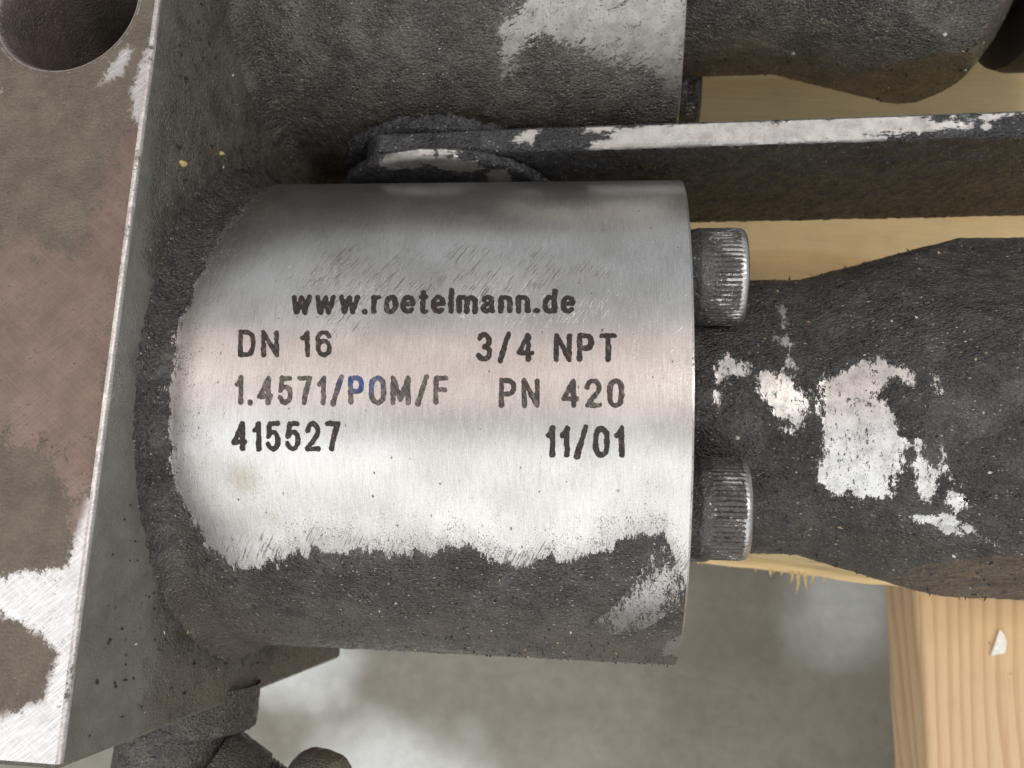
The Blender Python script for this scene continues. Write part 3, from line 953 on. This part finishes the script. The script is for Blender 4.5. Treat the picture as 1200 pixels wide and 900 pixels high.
# glyph: (ink width, height, strokes on a 0..1 box)
GLYPH = {
    'D': (.56, 1, [[(0, 0), (0, 1), (.4, 1)] + arc(.45, .62, .55, .38, 90, 0)[1:] + arc(.45, .38, .55, .38, 0, -90) + [(0, 0)]]),
    'N': (.57, 1, [[(0, 0), (0, 1), (1, 0), (1, 1)]]),
    'P': (.54, 1, [[(0, 0), (0, 1), (.6, 1)] + arc(.6, .73, .4, .27, 90, -90) + [(0, .46)]]),
    'T': (.56, 1, [[(0, 1), (1, 1)], [(.5, 1), (.5, 0)]]),
    'O': (.58, 1, [oval()]), '0': (.52, 1, [oval()]),
    'M': (.66, 1, [[(0, 0), (0, 1), (.5, .12), (1, 1), (1, 0)]]),
    'F': (.50, 1, [[(0, 0), (0, 1), (1, 1)], [(0, .52), (.86, .52)]]),
    '1': (.32, 1, [[(0, .74), (.5, .80), (1, 1), (1, 0)]]),
    '2': (.52, 1, [arc(.5, .70, .5, .30, 175, -25) + [(0, 0), (1, 0)]]),
    '3': (.52, 1, [arc(.48, .75, .46, .25, 155, -85), arc(.48, .26, .52, .26, 85, -155)]),
    '4': (.56, 1, [[(.76, 0), (.76, 1), (0, .26), (1, .26)]]),
    '5': (.52, 1, [[(.93, 1), (.16, 1), (.05, .50)] + arc(.48, .33, .52, .33, 140, -155)]),
    '6': (.52, 1, [arc(.5, .31, .5, .31, 0, 360, 16), [(0, .31), (0, .66)] + arc(.5, .68, .5, .32, 180, 25)]),
    '7': (.52, 1, [[(0, 1), (1, 1), (.62, .5), (.40, 0)]]),
    '/': (.46, 1, [[(0, -.06), (1, 1.06)]]),
    '.': (.20, .20, [[(.4, .4), (.6, .4)]]),
    'w': (.80, .72, [[(0, 1), (.25, 0), (.5, .96), (.75, 0), (1, 1)]]),
    'r': (.36, .72, [[(0, 0), (0, 1)], [(0, .58), (.3, .90), (.65, 1), (1, .98)]]),
    'o': (.52, .72, [oval(.42)]),
    'e': (.52, .72, [[(.02, .50), (.98, .52)] + arc(.5, .58, .5, .42, 0, 180) + arc(.5, .42, .5, .42, 180, 318)]),
    't': (.36, .92, [[(.42, 1), (.42, .2), (.55, .03), (1, .01)], [(0, .74), (1, .74)]]),
    'l': (.166, 1, [[(0, 0), (0, 1)]]),
    'm': (.78, .72, [[(0, 0), (0, 1)], [(0, .66)] + arc(.25, .68, .25, .32, 180, 0) + [(.5, 0)], [(.5, .66)] + arc(.75, .68, .25, .32, 180, 0) + [(1, 0)]]),
    'a': (.52, .72, [[(.04, .78)] + arc(.48, .70, .44, .30, 160, 0) + [(.93, .12), (1, 0)], [(.92, .55), (.4, .52), (.08, .42), (0, .25), (.08, .06), (.35, 0), (.70, .08), (.92, .32)]]),
    'n': (.52, .72, [[(0, 0), (0, 1)], [(0, .62)] + arc(.5, .64, .5, .36, 180, 0) + [(1, 0)]]),
    'd': (.52, .72, [oval(.42), [(1, 0), (1, 1.475)]]),
}


def layout(txt):
    x, segs = 0.0, []
    for ch in txt:
        if ch == ' ':
            x += 0.46
            continue
        w, h, strokes = GLYPH[ch]
        hw = HW * (1.15 if ch == '.' else 1)
        for st in strokes:
            P = [(x + hw + u * (w - 2 * hw), hw + v * (h - 2 * hw)) for u, v in st]
            segs += [(p, q, hw) for p, q in zip(P[:-1], P[1:])]
        x += w + 0.13
    return segs, x - 0.13


LINES = [
    ('www.roetelmann.de', (-44.69, 9.63), (-12.70, 9.61), (-44.30, 6.05), (-12.58, 6.45), 0),
    ('DN 16', (-50.16, 4.19), (-39.17, 4.26), (-49.71, 0.99), (-38.83, 1.11), 0),
    ('3/4 NPT', (-23.18, 4.16), (-8.04, 4.17), (-22.98, 0.81), (-7.99, 0.98), 0),
    ('1.4571/POM/F', (-49.90, -1.04), (-25.83, -0.72), (-49.68, -4.34), (-25.70, -3.92), 1),
    ('PN 420', (-20.48, -0.92), (-7.22, -0.74), (-20.38, -4.10), (-7.18, -3.86), 0),
    ('415527', (-49.95, -6.04), (-37.54, -5.79), (-49.98, -9.43), (-37.53, -9.12), 0),
    ('11/01', (-15.41, -5.84), (-7.17, -5.67), (-15.37, -9.29), (-7.12, -9.07), 0)]
for txt, tl, tr, bl, br, blue in LINES:
    segs, W = layout(txt)
    wmm = max(tr[0] - tl[0], br[0] - bl[0])
    hmm = tl[1] - bl[1]
    nx, ny = int(wmm / 0.05) + 2, int(hmm / 0.05) + 6
    gx = np.linspace(-0.01, 1.01, nx)
    gy = np.linspace(-0.09, 1.09, ny)
    A, B = np.meshgrid(gx, gy, indexing='ij')
    sx = wmm / W / hmm                                   # keep strokes equally thick both ways
    px, py = A * W * sx, B
    d = np.full(A.shape, 9.0)
    for (x0, y0), (x1, y1), hw in segs:
        lo_, hi_ = (min(x0, x1) - 0.3) / W, (max(x0, x1) + 0.3) / W
        i0, i1 = np.searchsorted(gx, lo_), np.searchsorted(gx, hi_)
        q0, q1 = px[i0:i1], py[i0:i1]
        ex, ey = (x1 - x0) * sx, y1 - y0
        t = np.clip(((q0 - x0 * sx) * ex + (q1 - y0) * ey) / (ex * ex + ey * ey + 1e-9), 0, 1)
        d[i0:i1] = np.minimum(d[i0:i1], np.hypot(q0 - x0 * sx - t * ex, q1 - y0 - t * ey) - hw)
    pts = np.stack([px.ravel() * hmm, py.ravel() * hmm, 0 * px.ravel()], 1)
    d += 0.022 * fbm(pts, 2.2, 3, 200).reshape(d.shape)
    ga, gb = np.gradient(d)
    g2 = ga * ga + gb * gb + 1e-9
    keep = 0.25 * (d[:-1, :-1] + d[1:, :-1] + d[1:, 1:] + d[:-1, 1:]) < 0
    out_ = np.where((d > 0) & (d < 0.05), d, 0)
    A = A - out_ * ga / g2 * (gx[1] - gx[0])
    B = B - out_ * gb / g2 * (gy[1] - gy[0])
    a, b = A.ravel(), 1 - B.ravel()
    tl, tr, bl, br = map(np.array, (tl, tr, bl, br))
    q = (1 - b)[:, None] * ((1 - a)[:, None] * tl + a[:, None] * tr) + b[:, None] * ((1 - a)[:, None] * bl + a[:, None] * br)
    rad = r_at(q[:, 0]) + 0.02
    t = q[:, 1] / RC
    V = np.stack([q[:, 0], rad * np.sin(t), rad * np.cos(t)], 1)
    bl_ = np.exp(-((a - 0.60) / 0.085) ** 2) * sstep(0.75, 0.25, b) if blue else 0 * a
    idx = np.arange(nx * ny).reshape(nx, ny)
    quads = np.stack([idx[:-1, :-1], idx[1:, :-1], idx[1:, 1:], idx[:-1, 1:]], -1).reshape(-1, 4)[keep.ravel()]
    used, inv = np.unique(quads, return_inverse=True)
    mb = MB()
    fade = {'1.4571/POM/F': 0.16, 'PN 420': 0.10, 'DN 16': 0.04}.get(txt, 0.0)
    mb.add(V[used], inv.reshape(-1, 4), blue=np.clip(1.6 * bl_[used], 0, 1), fade=fade)
    mb.build('lettering', M_LETTER, body, VO, smooth=True)


# ------------------------------------------------------------------ couplings
def hexr(th, rot, a, cap):
    q = (th - rot + math.pi / 6) % (math.pi / 3) - math.pi / 6
    return np.minimum(a / np.cos(q), cap)


def mk_coupling(yc, xend, rot, parent, org, near, a=21.4, cap=24.2):
    mb = MB()
    nth = 620 if near else 420
    th = np.linspace(-math.pi, math.pi, nth, endpoint=False)
    step = 0.26 if near else 0.4
    xs = np.concatenate([np.arange(-0.3, xend, step), np.linspace(xend, xend + 8.6, 36)])
    XX, TT = np.meshgrid(xs, th, indexing='ij')
    cone = 18.7 + np.clip(XX - 16.3, 0, None) * 0.27
    endr = np.interp(XX, [xend, xend + 1.5, xend + 3.5, xend + 5.8, xend + 7.4, xend + 8.6], [cap + 0.3, cap - 0.9, cap - 2.8, cap - 6.0, cap - 9.6, cap - 13])
    hx = hexr(TT, rot, a, cap)
    rr = np.minimum(np.minimum(cone, hx), endr)
    x, t = XX.ravel(), TT.ravel()
    s = 19.0 * t
    s2 = 22.0 * t
    P0 = np.stack([x, yc + rr.ravel() * np.sin(t), rr.ravel() * np.cos(t)], 1)
    n1 = fbm(P0, 0.3, 4, 300)
    if near:
        cl = np.maximum.reduce([
            sd_poly(x, s, [(3.2, 0.2), (3.5, 2.9), (4.8, 4.3), (6.2, 3.9), (7.9, 2.9), (8.3, 1.9), (6.2, 2.2), (4.9, 1.8), (4.3, 0.2), (3.9, -1.8)]),
            sd_poly(x, s, [(8.2, 1.9), (9.4, 2.9), (11.2, 2.8), (12.6, 2.6), (13.3, 0.9), (14.2, -1.1), (13.5, -4.1), (11.6, -4.7), (10.0, -2.6), (8.8, -0.4)]),
            sd_line(x, s, [(12.3, 13.0), (12.05, 9), (12.1, 7.0), (12.6, 4.2), (12.9, 1.9)], 0.42),
            sd_poly(x, s2, [(15.3, 1.4), (17, 3.0), (18.6, 2.4), (20.3, 4.6), (22.0, 4.4), (23.2, 3.2), (25.0, 2.6), (25.4, 0.8), (24.2, -0.2), (23.0, -2.4), (23.6, -5.0), (24.9, -6.6),
                            (24.4, -9.4), (23.9, -10.6), (23.6, -13.4), (21.0, -14.2), (19.2, -14.0), (17.7, -14.6), (16.0, -12.6), (15.4, -10.4), (16.0, -7), (15.5, -3)]),
            sd_poly(x, s2, [(25.4, -5.0), (26.4, -7.6), (27.4, -9.6), (28.2, -11.8), (27.2, -13.4), (26.0, -11.0), (25.2, -8.6)]),
            sd_poly(x, s2, [(26.8, 2.2), (27.8, 1.2), (28.2, -0.6), (27.2, -0.4)]), sd_poly(x, s2, [(28.0, -6.4), (28.9, -8.4), (29.5, -10.4), (28.7, -10.2)]),
            sd_line(x, s2, [(29.4, -12), (30.2, -13.2)], 0.5),
            sd_poly(x, s2, [(24.4, -15.8), (27.5, -14.6), (30.3, -14.6), (32.6, -15.4), (35.1, -17.8), (31.8, -16.8), (28.2, -17.2)]) - 0.35])
        dirt = np.clip(-cl * 0.9 + 0.1, -0.62, 9)
        cl = cl + 0.75 * fbm(P0, 0.75, 3, 320)
        dirt = np.clip(-cl * 0.9 + 0.1, -0.5, 9)
        hol = sd_poly(x, s2, [(21.6, -0.4), (23.4, 1.6), (25.2, 0.2), (24.4, -1.8), (22.6, -2.6)])
        dirt = np.maximum(dirt, np.where(hol > -0.4, hol + 0.1, -9))
        dust = 0.16 + 0.3 * n1 + 0.15 * sstep(-26, -36, s2) + 0.18 * sstep(6, 16, s2)
    else:
        dirt = np.full(x.shape, 2.2)
        dust = 0.30 + 0.35 * n1 + 0.25 * sstep(-26, -32, s2)
    k = sstep(-0.2, 0.9, dirt)
    lump = k * (0.10 + 0.09 * fbm(P0 * np.array([0.7, 1, 1]), 1.5, 3, 310) + 0.07 * np.clip(fbm(P0, 0.5, 3, 311), 0, 1))
    # a few cracks in the dried grease
    if near:
        for pts in ([(30.0, -12.2), (31.6, -12.7), (33.0, -12.0), (34.2, -11.6)], [(16.5, -15.2), (17.6, -15.5), (19.2, -15.0)], [(4.2, -3.2), (5.8, -0.6), (6.2, 0.6)]):
            lump -= 0.28 * sstep(-0.10, 0.18, sd_line(x, s2, pts, 0.18))
    rad = rr.ravel() + lump
    Gd = np.stack([x, yc + rad * np.sin(t), rad * np.cos(t)], 1).reshape(XX.shape + (3,))
    mb.grid(Gd, wrap=True, flip=True, dirt=dirt, dust=dust)
    e = Gd[-1]
    mb.add(e, [tuple(range(nth))], dirt=2.0, dust=0.2)
    # keep a sampler for the crumbs
    sel = rng.choice(len(x), 3200)
    return mb.build('coupling_body', M_ZINC if near else M_FAR, parent, org), Gd.reshape(-1, 3)[sel], dirt[sel], t[sel]


COUP = 'greasy pipe couplings screwed into the valves'
cp = thing('pipe_coupling', 'dark greasy hexagon coupling with white scraped patches, right of the written cylinder', 'coupling', (0, 0.7, -24), COUP)
cb, pts, dd, tt = mk_coupling(0.7, 49.0, R_(45), cp, (0, 0.7, -24), True)
sel = (dd > 0.6) & (np.abs(tt) < 1.9)
grit(cb, (0, 0.7, -24), pts[sel], 0.04, 0.24, seed=21)
m_ = MB()
for i in range(46):
    xx = random.uniform(6, 40)
    sgn = random.choice((1, 1, -1))
    r0 = min(18.7 + max(0, xx - 16.3) * 0.27, 23.4)
    tt_ = sgn * random.uniform(1.30, 1.62)
    spike(m_, (xx, 0.7 + r0 * math.sin(tt_), r0 * math.cos(tt_)), (random.uniform(-0.8, 0.8), sgn, 0.15), random.uniform(0.2, 0.8), random.uniform(0.05, 0.14), random.uniform(-0.3, 0.3), 4)
m_.build('grease_bristles', M_GRIT, cb, (0, 0.7, -24), kind='stuff')
cp2 = thing('pipe_coupling', 'plain dark hexagon coupling at the top, behind the flat bar lever', 'coupling', (0, FAR_Y + 0.7, -24), COUP)
cb2, pts, dd, tt = mk_coupling(FAR_Y + 0.7, 39.5, R_(-72 + 30), cp2, (0, FAR_Y + 0.7, -24), False)
grit(cb2, (0, FAR_Y + 0.7, -24), pts[(tt < 0.4) & (tt > -2.2)], 0.05, 0.26, seed=22)
for c_, yc, xe in ((cp, 0.7, 49.0), (cp2, FAR_Y + 0.7, 39.5)):
    mb = MB()
    th = np.linspace(0, 2 * math.pi, 96, endpoint=False)
    prof = [(xe + 8, 12), (xe + 9.6, 12), (xe + 9.8, 17.5), (xe + 10.6, 19.2), (xe + 12.5, 19.8), (xe + 40, 19.8), (xe + 42, 18)]
    mb.grid(np.array([[(x_, yc + r_ * math.sin(t), r_ * math.cos(t)) for t in th] for x_, r_ in prof]), wrap=True, flip=True)
    mb.build('rubber_hose', M_RUBBER, c_, (0, yc, -24))

# ------------------------------------------------------------------ hose fitting at the lower end of the block
fit = thing('threaded_fitting', 'dark dirty round fitting on the lower end of the brown block', 'fitting', (-66, -40, -10))
TO = (-66, -40, -10)


def lathe(axis_o, axis_d, prof, n=110, seed=0, lump=0.2, ring=None):
    """lathe round any axis; prof = (along, radius)"""
    d = Vector(axis_d).normalized()
    a = d.orthogonal().normalized()
    b = d.cross(a)
    rows = []
    for u_, r_ in prof:
        c = Vector(axis_o) + d * u_
        rows.append([tuple(c + a * (r_ * math.cos(2 * math.pi * k / n)) + b * (r_ * math.sin(2 * math.pi * k / n))) for k in range(n)])
    X = np.array(rows)
    F = X.reshape(-1, 3)
    cen = np.array([list(Vector(axis_o) + d * u_) for u_, _ in prof]).repeat(n, 0)
    nr = F - cen
    nr /= np.linalg.norm(nr, axis=1)[:, None] + 1e-9
    F += nr * (lump * fbm(F, 0.9, 4, seed))[:, None]
    return X


mb = MB()
mb.grid(lathe((-69, -40.3, 0), (0, -1, 0), [(-1, 10.5)] + [(q, 10.5) for q in np.linspace(0, 4.6, 20)] + [(5, 10.0), (5.2, 8)] + [(q, 8.2) for q in np.linspace(5.3, 14, 30)], seed=400), wrap=True, dirt=2.0, dust=0.35)
mb.build('fitting_collar', M_FAR, fit, TO)
prof = [(0, 8.2)] + [(q, 8.6) for q in np.linspace(0.5, 7.0, 30)] + [(q, 8.3 - 0.45 * (i % 4 in (1, 2))) for i, q in enumerate(np.linspace(7.2, 15.5, 49))] + [(16, 8.0), (16.2, 6.4), (17.2, 6.4), (17.4, 7.6), (18.6, 7.9), (19.4, 7.4), (19.8, 5)]
mb = MB()
mb.grid(lathe((-66, -52, 1), (0.72, -0.55, -0.30), prof, seed=410, lump=0.06), wrap=True, dirt=2.0, dust=0.3)
mb.build('elbow', M_FAR, fit, TO)
mb = MB()
mb.grid(lathe((-48.6, -52.6, -3), (0.9, -0.15, 0.35), [(-4, 3.6), (-3, 4.4), (-1, 4.7), (1.2, 4.7), (2.2, 4.2), (2.7, 3.0), (2.8, 0.05)], seed=420, lump=0.08), wrap=True, dirt=2.0, dust=0.75)
mb.build('end_plug', M_FAR, fit, TO)

# ------------------------------------------------------------------ little loose bits
def chip(name, poly, z, t, mat, label, cat, tilt=0.0, group=None):
    mb = MB()
    c = np.mean(np.array(poly), 0)
    n = len(poly)
    top = [(x_, y_, z + t + tilt * (x_ - c[0])) for x_, y_ in poly]
    bot = [(x_, y_, z + tilt * (x_ - c[0])) for x_, y_ in poly]
    mb.add(top + bot, [tuple(range(n))] + [(i, n + i, n + (i + 1) % n, (i + 1) % n) for i in range(n)] + [tuple(range(n, 2 * n))[::-1]])
    return tag(mb.build(name, mat, None, (c[0], c[1], z), smooth=False), label, cat, group)


chip('white_chip', [(67.7, -31.2), (68.4, -32.3), (68.75, -33.6), (68.3, -35.7), (67.2, -36.0), (65.8, -36.3), (66.6, -34.2)], ZP - 23 + 0.35, 0.5, M_CHIP,
     'small white pointed chip lying on the lower striped pine board', 'chip', 0.12)
CR = 'yellow crumbs stuck to the side of the block'
for (y, z, r, lab) in ((24.95, 31.44, 0.62, 'largest yellow crumb on the block side, level with the flat bar lever'),
                       (30.52, 22.76, 0.30, 'tiny yellow crumb on the block side, nearer the dark far valve'),
                       (1.3, 33.9, 0.42, 'pale yellow crumb where the written cylinder meets the block')):
    k = 9
    poly = [(math.cos(6.283 * i / k) * r * random.uniform(0.6, 1.15), math.sin(6.283 * i / k) * r * 1.3 * random.uniform(0.6, 1.15)) for i in range(k)]
    mb = MB()
    V = [(BX + 0.05, y + a, z + b) for a, b in poly] + [(BX + 0.5, y + a * 0.55, z + b * 0.6) for a, b in poly]
    mb.add(V, [(i, (i + 1) % k, k + (i + 1) % k, k + i) for i in range(k)] + [tuple(range(k, 2 * k)), tuple(range(k))[::-1]])
    tag(mb.build('wood_crumb', M_WOODCHIP, None, (BX, y, z), smooth=False), lab, 'crumb', CR)
